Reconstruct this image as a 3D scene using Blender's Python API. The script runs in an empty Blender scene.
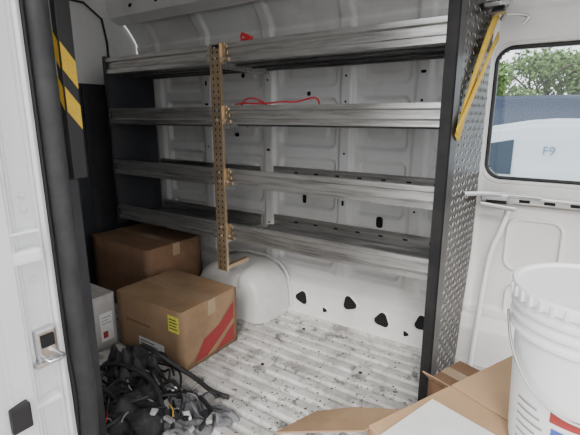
import bpy, bmesh, math, random
import numpy as np
from mathutils import Vector, Matrix
random.seed(4); rng=np.random.RandomState(3)
D=bpy.data; C=bpy.context
# ------------------------------------------------------------ materials
def mat(name,col,rough=.5,metal=0,var=None,vscale=5,vamt=.5,bump=0,bscale=40,stretch=(1,1,1),spec=.5,lo=.4,hi=.65,detail=6):
    m=D.materials.new(name); m.use_nodes=True
    nt=m.node_tree; b=nt.nodes['Principled BSDF']
    b.inputs['Base Color'].default_value=(*col,1); b.inputs['Roughness'].default_value=rough
    b.inputs['Metallic'].default_value=metal
    b.inputs['Specular IOR Level'].default_value=spec
    tc=nt.nodes.new('ShaderNodeTexCoord'); mp=nt.nodes.new('ShaderNodeMapping')
    nt.links.new(tc.outputs['Object'],mp.inputs[0]); mp.inputs['Scale'].default_value=stretch
    if var:
        n=nt.nodes.new('ShaderNodeTexNoise'); n.inputs['Scale'].default_value=vscale; n.inputs['Detail'].default_value=detail; n.inputs['Roughness'].default_value=.65
        nt.links.new(mp.outputs[0],n.inputs['Vector'])
        r=nt.nodes.new('ShaderNodeMapRange'); r.inputs[1].default_value=lo; r.inputs[2].default_value=hi; r.inputs[4].default_value=vamt
        nt.links.new(n.outputs[0],r.inputs[0])
        mx=nt.nodes.new('ShaderNodeMix'); mx.data_type='RGBA'
        mx.inputs[6].default_value=(*col,1); mx.inputs[7].default_value=(*var,1)
        nt.links.new(r.outputs[0],mx.inputs[0]); nt.links.new(mx.outputs[2],b.inputs['Base Color'])
    if bump:
        n2=nt.nodes.new('ShaderNodeTexNoise'); n2.inputs['Scale'].default_value=bscale; n2.inputs['Detail'].default_value=4
        nt.links.new(mp.outputs[0],n2.inputs['Vector'])
        bp=nt.nodes.new('ShaderNodeBump'); bp.inputs['Strength'].default_value=bump; bp.inputs['Distance'].default_value=.01
        nt.links.new(n2.outputs[0],bp.inputs['Height']); nt.links.new(bp.outputs[0],b.inputs['Normal'])
    return m
M={}
M['wall']=mat('white_painted_steel',(.80,.795,.78),.33,0,(.52,.49,.44),3.2,.55,.12,9,lo=.5,hi=.75)
M['jamb']=mat('white_body_paint',(.86,.87,.88),.25,0,(.66,.66,.66),4,.4,lo=.5,hi=.75)
M['alu']=mat('worn_aluminium',(.70,.69,.67),.28,.9,(.30,.29,.275),8,.9,.08,60,stretch=(.5,7,7),lo=.44,hi=.66)
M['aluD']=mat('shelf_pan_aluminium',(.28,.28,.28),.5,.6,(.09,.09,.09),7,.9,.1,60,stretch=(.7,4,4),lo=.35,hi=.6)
M['galv']=mat('bronze_zinc_steel',(.62,.47,.31),.3,.75,(.40,.29,.18),14,.6,.06,60)
M['black']=mat('black_plastic',(.014,.014,.016),.5)
M['rubber']=mat('black_rubber',(.02,.02,.022),.6,0,(.05,.05,.05),12,.6)
M['hole']=mat('dark_opening',(.008,.008,.008),.9)
M['blackmetal']=mat('black_coated_steel',(.022,.022,.024),.35,.3,(.05,.045,.04),8,.7)
M['tread']=mat('tread_plate',(.13,.125,.12),.32,.85,(.06,.057,.055),6,.8,.1,40)
M['treadhi']=mat('tread_lozenge_metal',(.36,.35,.33),.26,.9,(.18,.17,.16),4,.8)
M['grey']=mat('dark_grey_liner',(.022,.024,.028),.6,0,(.05,.05,.055),4,.7,.15,60)
M['card']=mat('cardboard',(.50,.33,.19),.85,0,(.40,.25,.14),4,.7,.1,30)
M['cardD']=mat('cardboard_brown',(.25,.14,.08),.85,0,(.16,.09,.05),5,.8,.15,25)
M['cardM']=mat('cardboard_tan',(.38,.245,.14),.85,0,(.25,.155,.085),5,.8,.1,30)
M['tape']=mat('packing_tape',(.42,.30,.19),.25)
M['paper']=mat('white_paper',(.78,.78,.76),.8,0,(.62,.62,.6),14,.5)
M['whitebox']=mat('white_carton',(.50,.48,.46),.7,0,(.34,.33,.31),6,.6)
M['yellow']=mat('yellow_webbing',(.80,.52,.04),.6,0,(.6,.36,.03),30,.5)
M['yellowlab']=mat('yellow_label',(.82,.78,.12),.6)
M['red']=mat('red_plastic',(.55,.02,.03),.45)
M['redink']=mat('red_print',(.34,.04,.04),.7)
M['blueink']=mat('blue_print',(.05,.12,.45),.6)
M['faint']=mat('faded_blue_print',(.16,.24,.42),.6)
M['ink']=mat('black_ink',(.03,.03,.03),.7)
M['dirt']=mat('dirt_crumbs',(.06,.055,.05),.9)
M['steel']=mat('bright_steel',(.62,.62,.62),.28,.95)
M['bucket']=mat('white_hdpe',(.86,.87,.87),.32,0,(.74,.74,.73),5,.4)
M['cloth']=mat('grey_cloth',(.20,.20,.21),.9,0,(.09,.09,.10),9,.8,.5,60)
M['clothD']=mat('charcoal_cloth',(.03,.03,.033),.85,0,(.08,.08,.08),9,.8,.5,60)
M['strapg']=mat('grey_strap',(.34,.34,.34),.7,0,(.2,.2,.2),30,.6)
M['asphalt']=mat('asphalt',(.12,.12,.12),.9,0,(.2,.2,.2),2,.8,.2,80)
M['carw']=mat('silver_car_paint',(.55,.59,.64),.25,.1)
M['truckb']=mat('navy_truck_paint',(.03,.045,.08),.35,.1)
M['cglass']=mat('tinted_car_glass',(.04,.06,.09),.08)
M['leaf']=mat('leaf_green',(.10,.19,.05),.8,0,(.20,.29,.09),3,.9)
M['bark']=mat('bark',(.09,.07,.05),.9,0,(.05,.04,.03),8,.7)
def floor_mat():
    m=D.materials.new('worn_painted_floor'); m.use_nodes=True; nt=m.node_tree; b=nt.nodes['Principled BSDF']; L=nt.links.new
    tc=nt.nodes.new('ShaderNodeTexCoord')
    def layer(prev,c,scale,lo,hi,amt,stretch=(1,1,1),rot=0):
        mp=nt.nodes.new('ShaderNodeMapping'); mp.inputs['Scale'].default_value=stretch; mp.inputs['Rotation'].default_value=(0,0,rot)
        L(tc.outputs['Object'],mp.inputs[0])
        n=nt.nodes.new('ShaderNodeTexNoise'); n.inputs['Scale'].default_value=scale; n.inputs['Detail'].default_value=8; n.inputs['Roughness'].default_value=.7
        L(mp.outputs[0],n.inputs['Vector'])
        r=nt.nodes.new('ShaderNodeMapRange'); r.inputs[1].default_value=lo; r.inputs[2].default_value=hi; r.inputs[4].default_value=amt
        L(n.outputs[0],r.inputs[0])
        mx=nt.nodes.new('ShaderNodeMix'); mx.data_type='RGBA'; mx.inputs[7].default_value=(*c,1)
        if isinstance(prev,tuple): mx.inputs[6].default_value=(*prev,1)
        else: L(prev,mx.inputs[6])
        L(r.outputs[0],mx.inputs[0]); return mx.outputs[2]
    o=layer((.77,.76,.74),(.48,.465,.44),7,.41,.61,.85)
    o=layer(o,(.20,.19,.18),5,.535,.64,.8)
    o=layer(o,(.09,.085,.08),12,.56,.64,.85,(1,1,1),.5)
    o=layer(o,(.02,.02,.02),24,.60,.655,.95,(1,1.6,1),-.4)
    L(o,b.inputs['Base Color']); b.inputs['Roughness'].default_value=.4
    return m
M['floor']=floor_mat()
# ------------------------------------------------------------ helpers
def link(o,parent=None):
    C.scene.collection.objects.link(o)
    if parent: o.parent=parent
    return o
def empty(name):
    e=D.objects.new(name,None); e.empty_display_size=.05; return link(e)
def meshobj(name,vs,fs,m,parent=None,smooth=False):
    me=D.meshes.new(name); me.from_pydata([tuple(v) for v in vs],[],fs); me.update()
    if smooth: me.polygons.foreach_set('use_smooth',[True]*len(me.polygons))
    o=D.objects.new(name,me); me.materials.append(m); return link(o,parent)
def boxm(name,lo,hi,m,parent=None,bevel=.002,rotz=0,pivot=None,rot=None):
    lo=Vector(lo);hi=Vector(hi); c=(lo+hi)/2; s=(hi-lo)/2
    bm=bmesh.new(); bmesh.ops.create_cube(bm,size=2)
    for v in bm.verts: v.co=Vector((v.co.x*s.x,v.co.y*s.y,v.co.z*s.z))
    if bevel: bmesh.ops.bevel(bm,geom=list(bm.edges),offset=min(bevel,min(s)*.9),segments=2,affect='EDGES',profile=.7)
    me=D.meshes.new(name); bm.to_mesh(me); bm.free(); me.materials.append(m)
    o=D.objects.new(name,me); o.location=c
    if rot: o.rotation_euler=rot
    return link(o,parent)
def extrude_x(name,prof,x0,x1,m,parent=None,closed=True):
    n=len(prof); vs=[(x0,y,z) for y,z in prof]+[(x1,y,z) for y,z in prof]
    fs=[(i,(i+1)%n,n+(i+1)%n,n+i) for i in range(n if closed else n-1)]
    if closed: fs+=[tuple(range(n))[::-1],tuple(range(n,2*n))]
    return meshobj(name,vs,fs,m,parent)
def tube(name,paths,r,m,parent=None,res=3,smooth=True,cyc=False):
    cu=D.curves.new(name,'CURVE'); cu.dimensions='3D'; cu.bevel_depth=r; cu.bevel_resolution=res; cu.resolution_u=8
    for p in paths:
        if smooth:
            s=cu.splines.new('NURBS'); s.points.add(len(p)-1)
            for i,q in enumerate(p): s.points[i].co=(*q,1)
            s.order_u=3; s.use_endpoint_u=not cyc; s.use_cyclic_u=cyc
        else:
            s=cu.splines.new('POLY'); s.points.add(len(p)-1)
            for i,q in enumerate(p): s.points[i].co=(*q,1)
            s.use_cyclic_u=cyc
    cu.materials.append(m); cu.use_fill_caps=True
    o=D.objects.new(name,cu); return link(o,parent)
def lathe(name,prof,center,m,parent=None,n=64):
    vs=[];fs=[]
    for r,z in prof:
        for i in range(n):
            a=2*math.pi*i/n; vs.append((center[0]+r*math.cos(a),center[1]+r*math.sin(a),center[2]+z))
    for k in range(len(prof)-1):
        for i in range(n):
            j=(i+1)%n; fs.append((k*n+i,k*n+j,(k+1)*n+j,(k+1)*n+i))
    fs.append(tuple(range(n))[::-1]); fs.append(tuple(range((len(prof)-1)*n,len(prof)*n)))
    o=meshobj(name,vs,fs,m,parent,True)
    md=o.modifiers.new('e','EDGE_SPLIT'); md.split_angle=math.radians(40); return o
def ribbon(name,path,w,side,m,parent=None,th=.002):
    vs=[];fs=[]; side=Vector(side).normalized()
    for i,p in enumerate(path):
        p=Vector(p); vs+= [p-side*w/2,p+side*w/2]
    for i in range(len(path)-1): fs.append((2*i,2*i+1,2*i+3,2*i+2))
    o=meshobj(name,vs,fs,m,parent,True); md=o.modifiers.new('s','SOLIDIFY'); md.thickness=th; return o
def text(name,s,size,loc,rot,m,parent=None):
    cu=D.curves.new(name,'FONT'); cu.body=s; cu.size=size; cu.extrude=.0003; cu.materials.append(m)
    o=D.objects.new(name,cu); o.location=loc; o.rotation_euler=rot; return link(o,parent)
def ss(a,b,v):
    t=np.clip((v-a)/(b-a),0,1); return t*t*(3-2*t)
# ------------------------------------------------------------ camera
F=430.; th=math.atan(102/F)
cam=D.cameras.new('camera'); co=link(D.objects.new('camera',cam)); cam.sensor_width=36; cam.lens=F*36/580
co.location=(0,0,1.0); co.rotation_euler=(math.pi/2-th,0,math.radians(34)); cam.clip_start=.02
C.scene.camera=co
# ------------------------------------------------------------ far side wall (stamped steel) with window hole
XL,XR,ZT=-2.32,1.3,1.66
nx,nz=480,224
xs=np.linspace(XL,XR,nx); zs=np.linspace(0,ZT,nz); X,Z=np.meshgrid(xs,zs)
Y=1.745+.05*ss(.15,.22,Z)-.22*ss(1.36,1.72,Z)
posts=[-2.15,-1.75,-1.33,-.90,-.56,-.345,.66]
for p in posts:
    Y-=.020*(1-ss(.026,.036,np.abs(X-p)))*ss(.2,.26,Z)
def rr(x0,x1,z0,z1,r):
    cx,cz=(x0+x1)/2,(z0+z1)/2; hx,hz=(x1-x0)/2-r,(z1-z0)/2-r
    qx=np.maximum(np.abs(X-cx)-hx,0); qz=np.maximum(np.abs(Z-cz)-hz,0)
    return np.sqrt(qx**2+qz**2)-r
for a,b in zip(posts[:-1],posts[1:]):
    if b>0: continue
    for z0,z1 in ((.26,.50),(.55,.80),(.85,1.08),(1.13,1.33)):
        d=rr(a+.055,b-.055,z0,z1,.03); Y+=.022*(1-ss(-.010,.0,d))
        d=rr(a+.10,b-.10,z0+.045,z1-.045,.02); Y-=.010*(1-ss(-.010,.0,d))
for zc in (1.38,.225): Y-=.012*(1-ss(.014,.024,np.abs(Z-zc)))
WX0,WX1,WZ0,WZ1=-.303,.55,.768,1.238
d=rr(WX0,WX1,WZ0,WZ1,.055)
Y+=.02*(1-ss(0.0,.02,d)); 
hole=d<-.004
vs=np.stack([X,Y,Z],-1).reshape(-1,3); fs=[]
for j in range(nz-1):
    for i in range(nx-1):
        if hole[j,i] and hole[j+1,i] and hole[j,i+1] and hole[j+1,i+1]: continue
        a=j*nx+i; fs.append((a,a+1,a+nx+1,a+nx))
wall=meshobj('wall_far',vs,fs,M['wall'],None,True)
def flat_plate(name,outline,y,m,parent):
    return meshobj(name,[(x,y,z) for x,z in outline],[tuple(range(len(outline)))],m,parent)
def rrect(x0,x1,z0,z1,r,n=8):
    o=[]
    for cx,cz,a0 in ((x1-r,z1-r,0),(x0+r,z1-r,90),(x0+r,z0+r,180),(x1-r,z0+r,270)):
        for k in range(n+1):
            a=math.radians(a0+90*k/n); o.append((cx+r*math.cos(a),cz+r*math.sin(a)))
    return o
def rtri(cx,cz,s,rot,r):
    o=[]
    for k in range(3):
        a=rot+2*math.pi*k/3; px,pz=cx+s*math.cos(a),cz+s*math.sin(a)
        for q in range(7):
            b=a-math.pi/3+2*math.pi/3*q/6; o.append((px+r*math.cos(b),pz+r*math.sin(b)))
    return o
def drain(cx,cz,s,y,i):
    rt=(1.2,1.9,1.4,0,1.7,0)[i]; o=rtri(cx,cz,s*.5,rt,s*.5); n=len(o)
    v=[(x,y,z) for x,z in o]+[(cx+(x-cx)*1.3,y+.005,cz+(z-cz)*1.3) for x,z in o]
    meshobj('drain_slot_rim_%d'%i,v,[(k,(k+1)%n,n+(k+1)%n,n+k) for k in range(n)],M['wall'],wall,True)
    flat_plate('drain_slot_%d'%i,o,y+.001,M['hole'],wall)
for i,(x,z) in enumerate(((-1.10,.09),(-.83,.125),(-.665,.085),(-.965,.055),(-.48,.12),(-.55,.05))):
    drain(x,z,.038 if i!=3 and i!=5 else .014,1.7385,i)
k=0
for p in posts[1:5]:
    for z in (.33,.45,.60,.70,.83,.95,1.06,1.17,1.31):
        w,h=random.choice(((.006,.013),(.005,.005),(.011,.006)))
        if random.random()<.35: continue
        flat_plate('punched_hole_%d'%k,rrect(p-w,p+w,z-h,z+h,min(w,h)*.9,4),1.7735,M['hole'],wall); k+=1
for x,z,w,h in ((-.72,.53,.016,.026),(-1.12,.60,.010,.026),(-.44,.56,.02,.035),(-.45,.48,.015,.02),(-1.1,1.10,.010,.010),(-1.5,1.2,.012,.012),(-1.55,.9,.015,.01)):
    flat_plate('punched_hole_%d'%k,rrect(x-w,x+w,z-h,z+h,min(w,h)*.8,5),1.79,M['hole'],wall); k+=1
# window
win=empty('window_1')
ro=rrect(WX0,WX1,WZ0,WZ1,.055,10); 
tube('gasket',[[(x,1.812,z) for x,z in ro]],.007,M['rubber'],win,2,False,True)
tube('inner_frame',[[(x,1.80,z) for x,z in rrect(WX0-.014,WX1+.014,WZ0-.014,WZ1+.014,.065,10)]],.008,M['wall'],win,2,False,True)
g=D.materials.new('clear_glass'); g.use_nodes=True; nt=g.node_tree; nt.nodes.clear()
out=nt.nodes.new('ShaderNodeOutputMaterial'); mx=nt.nodes.new('ShaderNodeMixShader'); t=nt.nodes.new('ShaderNodeBsdfTransparent'); gl=nt.nodes.new('ShaderNodeBsdfGlossy'); fr=nt.nodes.new('ShaderNodeFresnel')
t.inputs[0].default_value=(.82,.88,.89,1); gl.inputs['Roughness'].default_value=.02
nt.links.new(fr.outputs[0],mx.inputs[0]); nt.links.new(t.outputs[0],mx.inputs[1]); nt.links.new(gl.outputs[0],mx.inputs[2]); nt.links.new(mx.outputs[0],out.inputs[0])
meshobj('glass',[(x,1.814,z) for x,z in ro],[tuple(range(len(ro)))],g,win)
# ------------------------------------------------------------ floor with ribs along the van
nyf=580; ys=np.linspace(.30,1.75,nyf); ph=(ys%.062)/.062
zf=-.011*(ss(.46,.54,ph)*(1-ss(.84,.92,ph)))
vs=[];fs=[]
xf=[-2.32,1.3]
for x in xf:
    for y,z in zip(ys,zf): vs.append((x,y,z))
for i in range(nyf-1): fs.append((i,nyf+i,nyf+i+1,i+1))
vs+=[(-2.32,.3,-.03),(1.3,.3,-.03),(1.3,1.75,-.03),(-2.32,1.75,-.03)]; b0=2*nyf
fs.append((b0,b0+3,b0+2,b0+1))
floor=meshobj('floor',vs,fs,M['floor'],None,True)
for i,(x,y) in enumerate(((-1.0,1.60),(-.62,1.42),(-.98,1.25),(-.60,1.05),(-.25,1.55))):
    boxm('floor_pad_%d'%i,(x-.03,y-.045,-.004),(x+.03,y+.045,.0025),M['floor'],floor,.002)
    lathe('floor_screw_%d'%i,[(.008,0),(.008,.002),(.004,.004)],(x,y,.0025),M['ink'],floor,14)
tube('trim_1',[[(-2.3,1.742,.004),(1.3,1.742,.004)]],.008,M['wall'],None,2,False)
# ceiling
nyc=60; vs=[];fs=[]
yc=np.linspace(.30,1.64,nyc); zc=1.64+.07*np.sin((yc-.3)/1.34*math.pi)
for x in (-2.32,1.3):
    for y,z in zip(yc,zc): vs.append((x,y,z))
for i in range(nyc-1): fs.append((i,i+1,nyc+i+1,nyc+i))
ceil=meshobj('ceiling',vs,fs,M['wall'],None,True)
for i,x in enumerate((-2.05,-1.45,-.85,-.25,.35)):
    prof=[(y,z-.004) for y,z in zip(yc,zc)]
    v=[];f=[]
    for (y,z) in prof: v+=[(x-.04,y,z),(x-.025,y,z-.03),(x+.025,y,z-.03),(x+.04,y,z)]
    for q in range(len(prof)-1):
        for e in range(3): f.append((4*q+e,4*q+e+1,4*q+5+e,4*q+4+e))
    meshobj('roof_bow_%d'%i,v,f,M['wall'],ceil,True)
rail=extrude_x('trim_2',[(1.66,1.50),(1.60,1.53),(1.58,1.62),(1.64,1.645),(1.70,1.52)],-2.3,1.3,M['wall'])
for k,x in enumerate(np.arange(-2.1,1.2,.21)):
    o=lathe('rail_hole_%d'%k,[(.014,0),(.014,.0012)],(0,0,0),M['hole'],rail,18); o.rotation_euler=(math.pi/2-.22,0,0); o.location=(x,1.5885,1.575)
# ------------------------------------------------------------ front partition
def quad_panel(name,pts,th,m,parent):
    o=meshobj(name,pts,[tuple(range(len(pts)))],m,parent); md=o.modifiers.new('s','SOLIDIFY'); md.thickness=th; return o
part=boxm('wall_front',(-2.38,.44,0),(-2.325,1.80,1.70),M['wall'],None,.004)
pr=boxm('trim_3',(-2.322,.46,.01),(-2.30,1.72,1.17),M['grey'],None,.004)
lp=[(-2.305,y,z) for y,z in ((.9,1.19),(.9,1.45),(.96,1.55),(1.1,1.585),(1.45,1.585),(1.55,1.52),(1.57,1.40),(1.57,1.19))]
tube('trim_4',[lp],.006,M['rubber'],None,2,False)
for i,y in enumerate((.8,1.1,1.4,1.62)):
    boxm('rib_%d'%i,(-2.30,y-.02,.03),(-2.288,y+.02,1.15),M['grey'],pr,.004).location-=pr.location
# ------------------------------------------------------------ door frame (sliding-door jamb), seal, striker
df=empty('door_frame')
pf=[(-.775,.24),(-.79,.28),(-.80,.325),(-.826,.34),(-.835,.385),(-.850,.408),(-.865,.455),(-.93,.46),(-2.3,.46),(-2.38,.43),(-2.38,.24)]
def extr_z(name,prof,z0,z1,m,parent,bev=.004):
    n=len(prof); v=[(x,y,z0) for x,y in prof]+[(x,y,z1) for x,y in prof]
    f=[(i,(i+1)%n,n+(i+1)%n,n+i) for i in range(n)]+[tuple(range(n))[::-1],tuple(range(n,2*n))]
    o=meshobj(name,v,f,m,parent)
    bm=bmesh.new(); bm.from_mesh(o.data); bmesh.ops.recalc_face_normals(bm,faces=bm.faces)
    if bev: bmesh.ops.bevel(bm,geom=[e for e in bm.edges],offset=bev,segments=3,affect='EDGES')
    bm.to_mesh(o.data); bm.free(); 
    return o
extr_z('jamb',pf,-.35,1.70,M['jamb'],df,.005)
seal=[(-.853,.442,z) for z in (1.7,1.4,1.1,.8,.6,.5)]+[(-.850,.446,.42),(-.855,.444,.3),(-.88,.43,.1),(-.92,.42,-.1)]
tube('door_seal',[seal],.022,M['rubber'],df,4)
tube('seal_lip',[[(x-.002,y-.024,z) for x,y,z in seal]],.006,M['black'],df,3)
tube('flange_bead',[[(-.838,.398,z) for z in (1.7,1.0,.3,-.2)]],.005,M['jamb'],df,2)
boxm('striker_plate',(-.836,.345,.52),(-.816,.385,.60),M['steel'],df,.006)
tube('striker_loop',[[(-.82,.352,.545),(-.785,.352,.545),(-.785,.378,.545),(-.82,.378,.545)]],.004,M['steel'],df,3,False)
boxm('striker_cup',(-.82,.353,.562),(-.812,.378,.588),M['hole'],df,.003)
boxm('striker_arm',(-.822,.335,.528),(-.804,.392,.538),M['steel'],df,.003)
for i,(y,z) in enumerate(((.362,.86),(.362,.835),(.36,.70))):
    o=lathe('plug_%d'%i,[(.006,0),(.006,.003),(.003,.005)],(0,0,0),M['paper'],df,20); o.rotation_euler=(0,math.pi/2,-.2); o.location=(-.829,y,z)
for i,(z0,z1) in enumerate(((.74,.765),(.795,.80),(.45,.46))):
    boxm('jamb_step_%d'%i,(-.838,.30,z0),(-.80,.372,z1),M['jamb'],df,.006)
boxm('check_bracket',(-.80,.27,.44),(-.778,.305,.49),M['black'],df,.004)
boxm('hinge_cover',(-.812,.27,.30),(-.782,.33,.38),M['jamb'],df,.008)
# black hazard-striped post beside the door
hp=empty('hazard_striped_post')
boxm('post',(-1.100,.603,.84),(-1.078,.642,1.66),M['black'],hp,.004)
boxm('post_lower',(-1.112,.592,.0),(-1.096,.625,.84),M['grey'],hp,.006)
def slash(name,z0,z1,sl):
    a=[(-1.099,.6015,z0+sl*.6),(-1.080,.6015,z0),(-1.080,.6015,z1),(-1.099,.6015,z1+sl*.6)]
    b=[(-1.0765,.605,z0),(-1.0765,.64,z0-sl),(-1.0765,.64,z1-sl),(-1.0765,.605,z1)]
    meshobj(name,a,[(0,1,2,3)],M['yellow'],hp); meshobj(name+'_side',b,[(0,1,2,3)],M['yellow'],hp)
slash('yellow_stripe_1',1.11,1.175,.045); slash('yellow_stripe_2',1.01,1.07,.045)
# ------------------------------------------------------------ shelving unit
sh=empty('shelving_unit')
SX0,SX1,UX=-2.06,-.352,-1.292
YF,YB=1.38,1.72
lipz=[1.210,.965,.704,.460]
LIP=.074
def tray(tag,x0,x1,z,yb):
    lip=LIP
    prof=[(YF+.014,z+lip-.010),(YF+.014,z+lip),(YF,z+lip),(YF,z+lip*.78),(YF+.010,z+lip*.70),(YF+.010,z+lip*.34),(YF,z+lip*.26),(YF,z),
          (yb,z),(yb,z+.055),(yb-.003,z+.055),(yb-.003,z+.003),(YF+.013,z+.003),(YF+.013,z+lip-.012)]
    extrude_x('shelf_tray_'+tag,prof,x0,x1,M['alu'],sh)
    for k in range(3):
        yy=YF+.07+k*(yb-YF-.1)/2.3
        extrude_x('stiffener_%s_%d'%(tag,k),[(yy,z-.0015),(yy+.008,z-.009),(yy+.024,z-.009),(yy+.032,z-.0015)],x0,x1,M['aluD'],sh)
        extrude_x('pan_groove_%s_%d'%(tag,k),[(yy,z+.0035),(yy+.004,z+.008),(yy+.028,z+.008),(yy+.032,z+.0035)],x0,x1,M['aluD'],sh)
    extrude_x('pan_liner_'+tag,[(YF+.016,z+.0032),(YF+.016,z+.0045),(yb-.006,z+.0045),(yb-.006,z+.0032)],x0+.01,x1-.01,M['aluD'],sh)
for i,z in enumerate(lipz):
    tray('right_%d'%i,UX+.035,SX1,z,YB); tray('left_%d'%i,SX0,UX-.022,z-.004,YB-.03)
    for k in range(7):
        x=UX+.16+k*.11
        boxm('slot_%d_%d'%(i,k),(x,YB-.0045,z+.026),(x+.02,YB-.0032,z+.033),M['hole'],sh,0)
    boxm('bracket_plate_%d'%i,(UX+.024,YF-.005,z+.002),(UX+.046,YF-.0005,z+LIP),M['galv'],sh,.001)
    for k in range(3):
        boxm('bracket_tab_%d_%d'%(i,k),(UX+.044,YF-.006,z+.004+k*.024),(UX+.066-.004*k,YF-.001,z+.018+k*.024),M['galv'],sh,.001)
        o=lathe('bracket_bolt_%d_%d'%(i,k),[(.006,0),(.006,.004),(.003,.006)],(0,0,0),M['steel'],sh,12); o.rotation_euler=(math.pi/2,0,0); o.location=(UX+(.0 if k<2 else .035),YF-.0125 if k<2 else YF-.004,z+.016+(k%2)*.04)
    boxm('shelf_clip_%d'%i,(UX-.055,YF-.004,z+.000),(UX-.026,YF+.0,z+LIP-.006),M['alu'],sh,.001)
    for k in range(2):
        o=lathe('bolt_%d_%d'%(i,k),[(.006,0),(.006,.004),(.003,.006)],(0,0,0),M['steel'],sh,12); o.rotation_euler=(math.pi/2,0,0); o.location=(-.36,YF-.002,z+.015+k*.03)
def perforated(name,x0,x1,y,z0,z1,pitch,m,parent):
    vs=[];fs=[]; n=int((z1-z0)/pitch); w=x1-x0; N=8
    for i in range(n):
        za=z0+i*pitch; zb=za+pitch
        for c in range(2):
            xa=x0+c*w/2; xb=xa+w/2; cx=(xa+xb)/2; cz=(za+zb)/2
            rad=w*.10
            base=len(vs)
            for k in range(N):
                a=2*math.pi*(k+.5)/N; vs.append((cx+rad*math.cos(a),y,cz+rad*math.sin(a)*1.2))
            hx,hz=w/4,pitch/2; t=math.tan(math.pi/8)
            sq=[(1,t),(t,1),(-t,1),(-1,t),(-1,-t),(-t,-1),(t,-1),(1,-t)]
            for sx,sz in sq: vs.append((cx+sx*hx,y,cz+sz*hz))
            for k in range(N):
                j=(k+1)%N; fs.append((base+k,base+j,base+N+j,base+N+k))
            for (a,b,(sx,sz)) in ((0,1,(1,1)),(2,3,(-1,1)),(4,5,(-1,-1)),(6,7,(1,-1))):
                vs.append((cx+sx*hx,y,cz+sz*hz)); fs.append((base+N+a,base+N+b,len(vs)-1))
    o=meshobj(name,vs,fs,m,parent); md=o.modifiers.new('s','SOLIDIFY'); md.thickness=.002; return o
perforated('upright_face',UX-.025,UX+.025,YF-.012,.312,1.285,.0257,M['galv'],sh)
boxm('upright_backing',(UX-.024,YF-.004,.312),(UX+.024,YF-.0015,1.28),M['blackmetal'],sh,0)
boxm('upright_web_l',(UX-.028,YF-.014,.31),(UX-.024,YF-.001,1.285),M['galv'],sh,.001)
boxm('upright_web_r',(UX+.024,YF-.014,.31),(UX+.028,YF-.001,1.285),M['galv'],sh,.001)
for i,z in enumerate(lipz): boxm('cross_arm_%d'%i,(UX-.012,YF+.01,z-.02),(UX+.012,YB,z-.004),M['alu'],sh,.002)
boxm('foot_arm',(UX-.012,YF-.002,.312),(UX+.012,YF+.16,.33),M['galv'],sh,.002)
vs=[(SX0-.006,YF,.43),(SX0-.006,YB-.04,.43),(SX0-.006,YB-.04,1.25),(SX0-.006,YF,1.29)]
quad_panel('end_panel_left',vs,.006,M['grey'],sh)
boxm('end_panel_left_flange',(SX0-.012,YF-.006,.43),(SX0+.006,YF+.004,1.29),M['blackmetal'],sh,.002)
boxm('leg_left_back',(SX0-.03,YB-.05,0),(SX0-.004,YB-.02,.45),M['blackmetal'],sh,.002)
A=Vector((-.342,YF-.012,0)); B=Vector((-.308,1.715,0)); u=(B-A); Lp=u.length; u.normalize(); nrm=Vector((u.y,-u.x,0))
def P(s,z,o=0): return A+u*s+nrm*o+Vector((0,0,z))
def backedge(z): return Lp*(.78+.22*min(1,max(0,(z-.05)/.45)))
outline=[P(0,0),P(backedge(0),0),P(backedge(.25),.25),P(Lp,.5),P(Lp,1.40),P(0,1.40)]
quad_panel('end_panel_right',outline,.005,M['tread'],sh)
lv=[];lf=[]
nr=int(1.38/.026); nc=int(Lp/.026)
for r_ in range(nr):
    for c_ in range(nc):
        z=.02+r_*.026; q=.02+c_*.026
        if q>backedge(z)-.015: continue
        ang=math.radians(45 if (r_+c_)%2 else -45); a=.0125; b=.0036
        dx=Vector((math.cos(ang),math.sin(ang))); dy=Vector((-dx.y,dx.x)); base=len(lv)
        for (e,f_,o) in ((a,0,.0028),(0,b,.0028),(-a,0,.0028),(0,-b,.0028),(0,0,.0052)):
            w=dx*e+dy*f_; lv.append(P(q+w.x,z+w.y,o))
        for k in range(4): lf.append((base+k,base+(k+1)%4,base+4))
meshobj('tread_lozenges',lv,lf,M['treadhi'],sh)
def pbox(name,s0,s1,z0,z1,o0,o1,m,parent):
    v=[P(s_,z_,o_) for o_ in (o0,o1) for z_ in (z0,z1) for s_ in (s0,s1)]
    f=[(0,1,3,2),(4,6,7,5),(0,4,5,1),(2,3,7,6),(0,2,6,4),(1,5,7,3)]
    return meshobj(name,v,f,m,parent)
pbox('front_flange',-.006,.0,.0,1.40,-.030,.008,M['blackmetal'],sh)
pbox('front_return',-.006,.04,.0,1.40,.0035,.009,M['blackmetal'],sh)
pbox('foot_plate',.0,Lp*.75,.0,.006,-.03,.03,M['blackmetal'],sh)
# ------------------------------------------------------------ yellow tie strap, ratchet, track
st=empty('ratchet_tie_strap')
def sp(y,z,o=.012): 
    s_=(y-A.y)/u.y; return P(s_,z,o)
sd=u*.88+Vector((0,0,-.48))
ribbon('webbing_long',[sp(1.685,1.335,.016),sp(1.61,1.255,.015),sp(1.53,1.15,.014),sp(1.46,1.04,.013),sp(1.40,.93,.013)],.044,sd,M['yellow'],st)
ribbon('webbing_short',[sp(1.71,1.27,.019),sp(1.64,1.21,.02),sp(1.54,1.11,.020),sp(1.44,1.01,.019),sp(1.38,.95,.018)],.026,u*.66+Vector((0,0,-.75)),M['yellow'],st)
for k,(y,z) in enumerate(((1.60,1.345),(1.66,1.352))):
    o=boxm('ratchet_plate_%d'%k,(-.025,-.05,-.006),(.025,.05,.006),M['steel'],st,.003); o.location=sp(y,z,.035); o.rotation_euler=(.2+.5*k,0,-.1)
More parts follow.
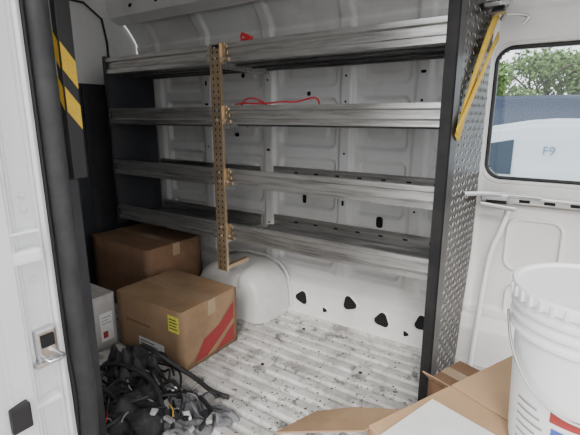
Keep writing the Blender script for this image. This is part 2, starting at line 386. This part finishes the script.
tube('ratchet_handle',[[tuple(sp(1.52,1.345,.02)),tuple(sp(1.56,1.36,.05)),tuple(sp(1.68,1.34,.05)),tuple(sp(1.72,1.32,.02))]],.007,M['steel'],st)
tube('hook',[[(-.27,1.70,1.33),(-.22,1.72,1.33),(-.20,1.72,1.315),(-.22,1.72,1.30)]],.006,M['steel'],st)
tr=empty('cargo_tie_track')
extrude_x('track',[(1.778,.675),(1.765,.675),(1.762,.682),(1.762,.702),(1.765,.71),(1.778,.71)],-.30,1.25,M['alu'],tr)
for k in range(18):
    boxm('track_slot_%d'%k,(-.25+k*.08,1.7600,.687),(-.215+k*.08,1.7618,.698),M['hole'],tr,0)
lt=empty('track_latch')
boxm('latch_body',(-.29,1.69,.70),(-.20,1.74,.722),M['steel'],lt,.004)
tube('latch_bar',[[(-.325,1.56,.735),(-.29,1.63,.73),(-.24,1.70,.722),(-.10,1.745,.715)]],.008,M['steel'],lt)
boxm('latch_lever',(-.29,1.675,.672),(-.17,1.69,.688),M['steel'],lt,.004,rot=(0,.1,.1))
boxm('latch_mount',(-.28,1.74,.68),(-.21,1.762,.715),M['blackmetal'],lt,.002)
tube('wiring_conduit',[[(-.20,1.755,.665),(-.21,1.74,.60),(-.245,1.735,.50),(-.255,1.73,.35),(-.262,1.72,.2),(-.27,1.715,.0)]],.010,M['bucket'],None)
for i,(x0,x1,z0,z1) in enumerate(((-.20,-.02,.42,.62),(-.18,.02,.1,.36))):
    tube('pocket_bead_%d'%i,[[(x,1.79,z) for x,z in rrect(x0,x1,z0,z1,.04,6)]],.006,M['wall'],wall,2,False,True)
# ------------------------------------------------------------ wheel arch
vs=[];fs=[]
nu,nv=48,20; AC=-1.42; AW=.24
for i in range(nu+1):
    a=math.pi*i/nu
    for j in range(nv+1):
        t=j/nv; ph_=t*math.pi/2
        dep=.225*math.sin(ph_)**.55; sc=.66+.34*math.cos(ph_)**.55
        x=AC+AW*sc*math.copysign(abs(math.cos(a))**.62,math.cos(a)); z=.262*sc*math.sin(a)**.62
        st_=math.exp(-((x-(-1.345))/.012)**2)*.012*t
        vs.append((x,1.738-dep+st_,z-st_*(1 if z>.05 else 0)))
for i in range(nu):
    for j in range(nv):
        a=i*(nv+1)+j; fs.append((a,a+1,a+nv+2,a+nv+1))
fs.append(tuple(i*(nv+1)+nv for i in range(nu+1)))
wa=meshobj('wheel_arch',vs,fs,M['wall'],None,True)
md=wa.modifiers.new('e','EDGE_SPLIT'); md.split_angle=math.radians(50)
tube('arch_bead',[[(AC+(AW+.02)*math.copysign(abs(math.cos(a))**.62,math.cos(a)),1.738,.005+.275*math.sin(a)**.62) for a in np.linspace(0,math.pi,30)]],.005,M['wall'],wa,2,False)
# ------------------------------------------------------------ cardboard boxes
def carton(name,corner,dims,ang,m,z0=0.001,tape=True,gap=.003,open_gap=0,topm=None):
    e=empty(name); e.location=(corner[0],corner[1],z0); e.rotation_euler=(0,0,ang)
    w,d_,h=dims; t=.004
    def b(n,lo,hi,mm,bev=.0015,rot=None): return boxm(n,lo,hi,mm,e,bev,rot=rot)
    b('bottom',(0,0,0),(w,d_,t),m)
    def bowed(n,p0,p1,amt):
        p0=Vector(p0);p1=Vector(p1); dr=(p1-p0); nn=Vector((dr.y,-dr.x,0)).normalized(); v=[];f=[]; N=10;K=6
        for i in range(N+1):
            for j in range(K+1):
                s_=i/N; q=j/K; v.append(p0+dr*s_+nn*amt*math.sin(math.pi*s_)*math.sin(math.pi*q*.9)+Vector((0,0,h*q)))
        for i in range(N):
            for j in range(K): a=i*(K+1)+j; f.append((a,a+K+1,a+K+2,a+1))
        o=meshobj(n,v,f,m,e,True); md=o.modifiers.new('s','SOLIDIFY'); md.thickness=t; return o
    bowed('side_front',(0,0,0),(w,0,0),.003); bowed('side_right',(w,0,0),(w,d_,0),.004)
    bowed('side_back',(w,d_,0),(0,d_,0),.004); bowed('side_left',(0,d_,0),(0,0,0),.003)
    tm=topm or m
    b('flap_front',(0,0,h),(w,d_/2-gap/2-open_gap,h+t),tm); b('flap_back',(0,d_/2+gap/2+open_gap,h),(w,d_,h+t),tm)
    b('inner_flap_left',(.003,.003,h-t),(w*.35,d_-.003,h-.0002),m); b('inner_flap_right',(w*.65,.003,h-t),(w-.003,d_-.003,h-.0002),m)
    if tape:
        b('tape_top',(0-.0005,d_/2-.022,h+t),(w+.0005,d_/2+.022,h+t+.0006),M['tape'],0)
        b('tape_side_r',(w+.0045,d_/2-.022,h-.06),(w+.0052,d_/2+.022,h+t),M['tape'],0)
    return e
bx=carton('cardboard_box',(-1.61,1.03),(.41,.318,.255),0,M['cardM'])
def lab(n,lo,hi,m,parent): return boxm(n,lo,hi,m,parent,0)
lab('yellow_label',(.335,-.0055,.165),(.396,-.0045,.235),M['yellowlab'],bx)
for k in range(4): lab('yellow_label_text_%d'%k,(.342,-.0062,.178+k*.013),(.388-.006*(k%2),-.0055,.182+k*.013),M['ink'],bx)
lab('white_label',(.14,-.0055,.02),(.30,-.0045,.085),M['paper'],bx)
for k in range(4): lab('white_label_text_%d'%k,(.15,-.0062,.03+k*.013),(.26-.02*(k%2),-.0055,.034+k*.013),M['ink'],bx)
lab('brown_print',(.06,-.0055,.14),(.22,-.0045,.15),M['cardD'],bx)
meshobj('red_swoosh',[(.4152,.05,.02),(.4152,.29,.02),(.4152,.29,.20),(.4152,.2,.13),(.4152,.11,.10)],[(0,1,2,3,4)],M['redink'],bx)
meshobj('tan_swoosh',[(.4156,.12,.02),(.4156,.17,.02),(.4156,.29,.10),(.4156,.29,.125),(.4156,.19,.06)],[(0,1,2,3,4)],M['cardM'],bx)
b1=carton('cardboard_box.001',(-2.19,1.285),(.50,.34,.355),math.radians(-2),M['cardD'])
b3=carton('shipping_carton',(-1.93,.925),(.305,.10,.245),0,M['whitebox'],tape=False)
lab('label',(.16,-.0055,.04),(.29,-.0045,.14),M['paper'],b3)
for k in range(5): lab('label_text_%d'%k,(.17,-.0062,.05+k*.016),(.27-.02*(k%2),-.0055,.0525+k*.016),M['ink'],b3)
lab('label_side',(.3095,.02,.04),(.3105,.08,.17),M['paper'],b3)
for k in range(3): lab('label_side_text_%d'%k,(.3105,.028,.12+k*.014),(.3112,.07-.012*(k%2),.1222+k*.014),M['ink'],b3)
lab('label_side_mark',(.3105,.03,.055),(.3112,.052,.085),M['redink'],b3)
ring=[(.25+.02*math.cos(a),-.006,.18+.02*math.sin(a)) for a in np.linspace(0,2*math.pi,24,endpoint=False)]
tube('round_logo',[ring],.002,M['ink'],b3,1,False,True)
angB=math.atan2(-.41,.91)
bb=carton('cardboard_box.002',(-.285,.705),(.62,.50,.39),angB,M['card'],tape=False,gap=.006)
quad_panel('raised_flap',[(.02,.50,.394),(.16,.50,.394),(.17,.56,.43),(.03,.57,.42)],.004,M['card'],bb)
# side flap folded open outwards and sagging
ca,sa=math.cos(angB),math.sin(angB)
def toB(x,y,z):
    dx,dy=x+.285,y-.705; return (dx*ca+dy*sa,-dx*sa+dy*ca,z-.001)
fl=[toB(-.288,.69,.392),toB(-.243,.795,.392),toB(-.35,.775,.366),toB(-.43,.745,.340),toB(-.47,.64,.338),toB(-.39,.66,.364)]
quad_fl=meshobj('side_flap',fl,[(0,1,2,5),(5,2,3,4)],M['cardM'],bb); md=quad_fl.modifiers.new('s','SOLIDIFY'); md.thickness=.004
p=boxm('paper_sheet',(0,0,0),(.2,.26,.0012),M['paper'],None,0); p.location=(-.145,.70,.3985); p.rotation_euler=(0,0,angB+.12)
p2=boxm('paper_sheet.001',(0,0,0),(.2,.14,.0012),M['paper'],None,0); p2.location=(-.03,.60,.4003); p2.rotation_euler=(0,0,angB-.2)
bd=carton('cardboard_box.003',(-.31,1.24),(.26,.17,.19),math.radians(-20),M['cardD'],tape=True)
quad_panel('raised_flap',[(0,0,.194),(.26,0,.194),(.26,-.04,.235),(0,-.035,.23)],.004,M['card'],bd)
# ------------------------------------------------------------ bucket
bk=empty('plastic_bucket'); bc=(.055,.86,.3985)
R=.125;H=.315
lathe('pail',[(R*.86,0),(R*.87,.006),(R*.955,H*.74),(R*1.03,H*.745),(R*1.03,H*.76),(R*.965,H*.765),(R*.97,H*.81),(R*1.04,H*.815),(R*1.04,H*.83),(R*.975,H*.835),(R*.98,H*.875),(R*1.05,H*.88),(R*1.05,H*.895),(R*.985,H*.9),(R,H*.94)],bc,M['bucket'],bk)
lathe('lid',[(R*1.03,H*.94),(R*1.06,H*.945),(R*1.07,H*.99),(R*1.05,H*1.005),(R*1.0,H*1.005),(R*.985,H*.985),(R*.3,H*.985)],bc,M['bucket'],bk)
for k in range(40):
    a=2*math.pi*k/40; o=boxm('lid_rib_%d'%k,(-.0025,-.003,-.009),(.0025,.003,.009),M['bucket'],bk,.001); o.location=(bc[0]+R*1.068*math.cos(a),bc[1]+R*1.068*math.sin(a),bc[2]+H*.965); o.rotation_euler=(0,0,a)
tube('bail_handle',[[(bc[0]+R*1.06*math.cos(a),bc[1]+R*1.08*math.sin(a),bc[2]+H*.80-.12*math.sin((a-3.3)/(6.1-3.3)*math.pi)) for a in np.linspace(3.3,6.1,16)]],.0025,M['steel'],bk)
def curved_label(n,a0,a1,z0,z1,m):
    v=[];f=[];N=16
    for i in range(N+1):
        a=math.radians(a0+(a1-a0)*i/N)
        for z in (z0,z1):
            r=R*(.87+(.955-.87)*(z/(H*.74)))+.0012; v.append((bc[0]+r*math.cos(a),bc[1]+r*math.sin(a),bc[2]+z))
    for i in range(N): f.append((2*i,2*i+2,2*i+3,2*i+1))
    meshobj(n,v,f,m,bk,True)
curved_label('label_red',248,275,.105,.125,M['redink']); curved_label('label_blue',250,275,.06,.095,M['blueink'])
for k in range(6): curved_label('label_text_%d'%k,215,243-3*(k%3),.03+.016*k,.034+.016*k,M['strapg'])
# ------------------------------------------------------------ clutter on the floor
pile=empty('heap_of_cables_and_rags')
def crumple(name,c,size,h,m,seed,parent=None,n=40):
    r=np.random.RandomState(seed); vs=[];fs=[]
    wv=[(r.uniform(4,16),r.uniform(0,6.28),r.uniform(0,6.28)) for _ in range(9)]
    for i in range(n+1):
        for j in range(n+1):
            a=i/n*2-1;b=j/n*2-1
            k=math.sqrt(max(1-.5*b*b,0)),math.sqrt(max(1-.5*a*a,0))
            x=a*k[0];y=b*k[1]; rad=x*x+y*y
            e=1+.12*math.sin(3*math.atan2(y,x)+seed)+.07*math.sin(7*math.atan2(y,x)+2*seed)
            z=0
            for f,p,q in wv: z+=abs(math.sin(f*(x*math.cos(q)+y*math.sin(q))*.6+p))/9
            z=(z*1.3)*(1-rad**2)**.5 if rad<1 else 0
            vs.append((c[0]+x*size[0]*e,min(c[1]+y*size[1]*e,1.012),c[2]+.002+z*h))
    for i in range(n):
        for j in range(n): a=i*(n+1)+j; fs.append((a,a+n+1,a+n+2,a+1))
    return meshobj(name,vs,fs,m,parent,True)
crumple('dark_bag',(-1.33,.88,0),(.12,.08),.13,M['clothD'],5,pile)
crumple('grey_rag_1',(-1.05,.90,0),(.10,.06),.04,M['cloth'],8,pile)
crumple('grey_rag_2',(-.95,.80,0),(.08,.08),.035,M['cloth'],11,pile)
crumple('dark_jacket',(-1.18,.76,0),(.18,.13),.07,M['clothD'],15,pile)
crumple('grey_rag_3',(-.90,.92,0),(.06,.04),.025,M['cloth'],18,pile)
def cl(p): return (p[0],min(p[1],1.008),p[2])
def coils(n,x0,x1,hz,rmin=.04,rmax=.10):
    P_=[]
    for k in range(n):
        cx=random.uniform(x0,x1); cy=random.uniform(.64,.93); pts=[]; a=random.uniform(0,6.28); r0=random.uniform(rmin,rmax)
        for q in range(random.randint(8,16)):
            a+=random.uniform(.4,.8); r=r0*random.uniform(.75,1.2)
            pts.append(cl((cx+r*math.cos(a)*1.2,cy+r*math.sin(a)*.7,.012+hz*random.random()*max(.2,(1-abs(cx+1.25)/.35)))))
            cx+=random.uniform(-.012,.014)
        P_.append(pts)
    return P_
tube('tangled_cables',coils(24,-1.40,-1.02,.085),.0042,M['black'],pile,2)
tube('thick_cables',coils(6,-1.38,-1.05,.075,.06,.11),.0075,M['rubber'],pile,3)
tube('grey_wires',coils(6,-1.25,-.96,.08),.0028,M['strapg'],pile,1)
tube('red_wire',coils(1,-1.2,-1.05,.10),.0020,M['red'],pile,1)
tube('yellow_wire',coils(1,-1.15,-1.0,.10),.0020,M['yellow'],pile,1)
tube('air_hose',[[cl(q) for q in p_] for p_ in [[(-1.42,.97,.02),(-1.36,.94,.13),(-1.24,.93,.13),(-1.17,.97,.07),(-1.10,1.0,.03),(-1.0,.98,.02),(-.94,1.0,.014)],[(-1.45,.80,.02),(-1.38,.80,.11),(-1.25,.83,.12),(-1.12,.85,.08),(-1.03,.78,.04)]]],.009,M['rubber'],pile,3)
for k in range(7):
    x=random.uniform(-1.05,-.88); y=random.uniform(.75,.93); a=random.uniform(0,6.28); path=[]
    for q in range(9):
        a+=random.uniform(-.6,.6); x+=.018*math.cos(a); y+=.016*math.sin(a); path.append(cl((x,y,.04+.02*math.sin(q*.9+k)+.012*random.random())))
    ribbon('webbing_%d'%k,path,.016,(math.sin(a),-math.cos(a),.4),(M['strapg'],M['clothD'],M['cloth'])[k%3],pile)
for k in range(12):
    x=random.uniform(-1.15,-.88); y=random.uniform(.75,.95)
    f=boxm('connector_%d'%k,(-.018,-.010,-.006),(.018,.010,.006),(M['strapg'],M['black'],M['paper'])[k%3],pile,.003); f.location=(x,y,.050); f.rotation_euler=(random.uniform(-.6,.6),random.uniform(-.6,.6),random.uniform(0,3))
tube('metal_bracket',[[(-.98,.90,.06),(-.90,.88,.05),(-.88,.80,.045)]],.008,M['blackmetal'],pile,2,False)
dv=[];dfc=[]
for k in range(320):
    x=random.gauss(-.72,.2) if k%2 else random.uniform(-1.1,-.40); y=random.gauss(1.15,.16) if k%2 else random.uniform(.8,1.65)
    if y>1.7 or x>-.38: continue
    s_=random.uniform(.0014,.0055); a=random.uniform(0,3.14); b=len(dv)
    for (p_,q_) in ((-1,-.4),(1,-.5),(.8,.5),(-.7,.4)):
        dv.append((x+s_*(p_*math.cos(a)-q_*math.sin(a)),y+s_*(p_*math.sin(a)+q_*math.cos(a)),.0015)); 
    for (p_,q_) in ((-.6,-.3),(.7,-.3),(.6,.3),(-.5,.3)):
        dv.append((x+s_*(p_*math.cos(a)-q_*math.sin(a)),y+s_*(p_*math.sin(a)+q_*math.cos(a)),.0015+s_*.5))
    dfc+=[(b,b+1,b+5,b+4),(b+1,b+2,b+6,b+5),(b+2,b+3,b+7,b+6),(b+3,b,b+4,b+7),(b+4,b+5,b+6,b+7)]
meshobj('floor_debris',dv,dfc,M['dirt'])
# items on shelves
tube('red_cord',[[(-1.22,1.40,1.045),(-1.17,1.40,1.050),(-1.12,1.40,1.046),(-1.04,1.41,1.048),(-.98,1.40,1.052),(-.92,1.42,1.050),(-.87,1.41,1.062),(-.84,1.42,1.066),(-.83,1.43,1.045),(-.84,1.45,.985)],[(-1.21,1.42,1.0),(-1.20,1.41,1.05),(-1.15,1.42,1.075),(-1.08,1.43,1.05),(-1.03,1.44,.985)]],.0032,M['red'],None)
rc=empty('red_spring_clamp')
boxm('jaw',(-1.17,1.385,1.296),(-1.12,1.405,1.309),M['red'],rc,.004,rot=(0,.4,0)); boxm('jaw_lower',(-1.17,1.385,1.285),(-1.12,1.405,1.296),M['red'],rc,.004,rot=(0,-.1,0))
tube('spring',[[(-1.17,1.395,1.293),(-1.18,1.395,1.306),(-1.165,1.395,1.312)]],.004,M['red'],rc)
# ------------------------------------------------------------ outside
boxm('ground',(-40,-30,-.64),(40,60,-.60),M['asphalt'],None,0)
def vehicle(name,x0,y0,prof,wid,glass,mbody,wheels,wr):
    e=empty(name); n=len(prof)
    v=[(x0+x,y0,z-.6) for x,z in prof]+[(x0+x,y0+wid,z-.6) for x,z in prof]
    f=[(i,(i+1)%n,n+(i+1)%n,n+i) for i in range(n)]+[tuple(range(n)),tuple(range(n,2*n))[::-1]]
    o=meshobj('body',v,f,mbody,e); bm=bmesh.new(); bm.from_mesh(o.data); bmesh.ops.recalc_face_normals(bm,faces=bm.faces); bmesh.ops.bevel(bm,geom=list(bm.edges),offset=.06,segments=4,affect='EDGES'); bm.to_mesh(o.data); bm.free()
    o.data.polygons.foreach_set('use_smooth',[True]*len(o.data.polygons))
    for k,gp in enumerate(glass):
        meshobj('side_glass_%d'%k,[(x0+x,y0-.006,z-.6) for x,z in gp],[tuple(range(len(gp)))],M['cglass'],e)
    for k,wx in enumerate(wheels):
        for yy in (y0-.02,y0+wid-.16):
            w=lathe('wheel_%d'%k,[(wr*.5,0),(wr*.95,0),(wr,.03),(wr,.15),(wr*.95,.18),(wr*.5,.18)],(0,0,0),M['rubber'],e,28); w.rotation_euler=(-math.pi/2,0,0); w.location=(x0+wx,yy,wr-.6)
    return e
vanp=[(0,.25),(0,.8),(.15,1.0),(.9,1.14),(1.6,1.50),(2.0,1.57),(4.6,1.56),(4.75,1.4),(4.8,.3)]
c1=vehicle('parked_van',-2.35,4.2,vanp,1.5,[[(1.12,1.10),(1.55,1.34),(1.85,1.40),(1.85,1.10)]],M['carw'],[.8,3.9],.28)
text('door_number','F9',.10,(-.28,4.19,.68),(math.pi/2,0,0),M['faint'],c1)
for k,z in enumerate((.05,.40)):
    boxm('body_crease_%d'%k,(-2.1,4.188,z),(2.3,4.2,z+.03),M['carw'],c1,.005)
trk=[(0,.4),(0,1.95),(3.3,1.95),(3.5,1.85),(4.0,1.35),(4.7,1.2),(4.8,.4)]
vehicle('parked_truck',-3.4,9.0,trk,1.8,[[(3.3,1.3),(3.3,1.8),(3.5,1.8),(3.9,1.3)]],M['truckb'],[.9,4.0],.35)
vehicle('parked_truck.001',2.2,9.5,trk,1.8,[[(3.3,1.3),(3.3,1.8),(3.5,1.8),(3.9,1.3)]],M['carw'],[.9,4.0],.35)
def tree(name,x,y,h,seed):
    e=empty(name); r=np.random.RandomState(seed)
    tube('trunk',[[(x,y,-.6),(x+.05,y,h*.3),(x-.05,y+.1,h*.6),(x,y,h*.9)]],.11,M['bark'],e,2)
    tube('branches',[[(x,y,h*.3),(x+r.uniform(-1,1),y+r.uniform(-1,1),h*.55),(x+r.uniform(-1.6,1.6),y+r.uniform(-1.6,1.6),h*.8)] for _ in range(7)],.035,M['bark'],e,1)
    v=[];f=[]
    cl_=[(x+r.uniform(-1.5,1.5),y+r.uniform(-1.5,1.5),h*r.uniform(.3,.95),r.uniform(.4,.8)) for _ in range(16)]
    for k in range(6500):
        c=cl_[r.randint(len(cl_))]; dd=r.normal(size=3); dd/=np.linalg.norm(dd); p=np.array(c[:3])+dd*c[3]*r.uniform(.4,1)
        a=r.normal(size=3); a/=np.linalg.norm(a); b=np.cross(a,dd); b/=np.linalg.norm(b)+1e-6; s_=r.uniform(.05,.10); q=len(v)
        v+=[tuple(p-a*s_),tuple(p+b*s_*.6),tuple(p+a*s_),tuple(p-b*s_*.6)]; f.append((q,q+1,q+2,q+3))
    meshobj('foliage',v,f,M['leaf'],e)
for k,(x,y,h) in enumerate(((-3.6,17,2.9),(-1.3,18,3.2),(1.6,17,2.8),(4.2,19,3.4),(-6.5,18,3))):
    tree('tree' if k==0 else 'tree.%03d'%k,x,y,h,20+k)
# ------------------------------------------------------------ light
w=D.worlds.new('world'); C.scene.world=w; w.use_nodes=True; nt=w.node_tree; bg=nt.nodes['Background']
bg.inputs[0].default_value=(.96,.97,1,1); bg.inputs[1].default_value=2.9
sl=D.lights.new('sun','SUN'); sl.energy=2.8; sl.angle=.35; sl.color=(1,.96,.9); so=link(D.objects.new('sun',sl)); so.rotation_euler=(math.radians(56),0,math.radians(22))
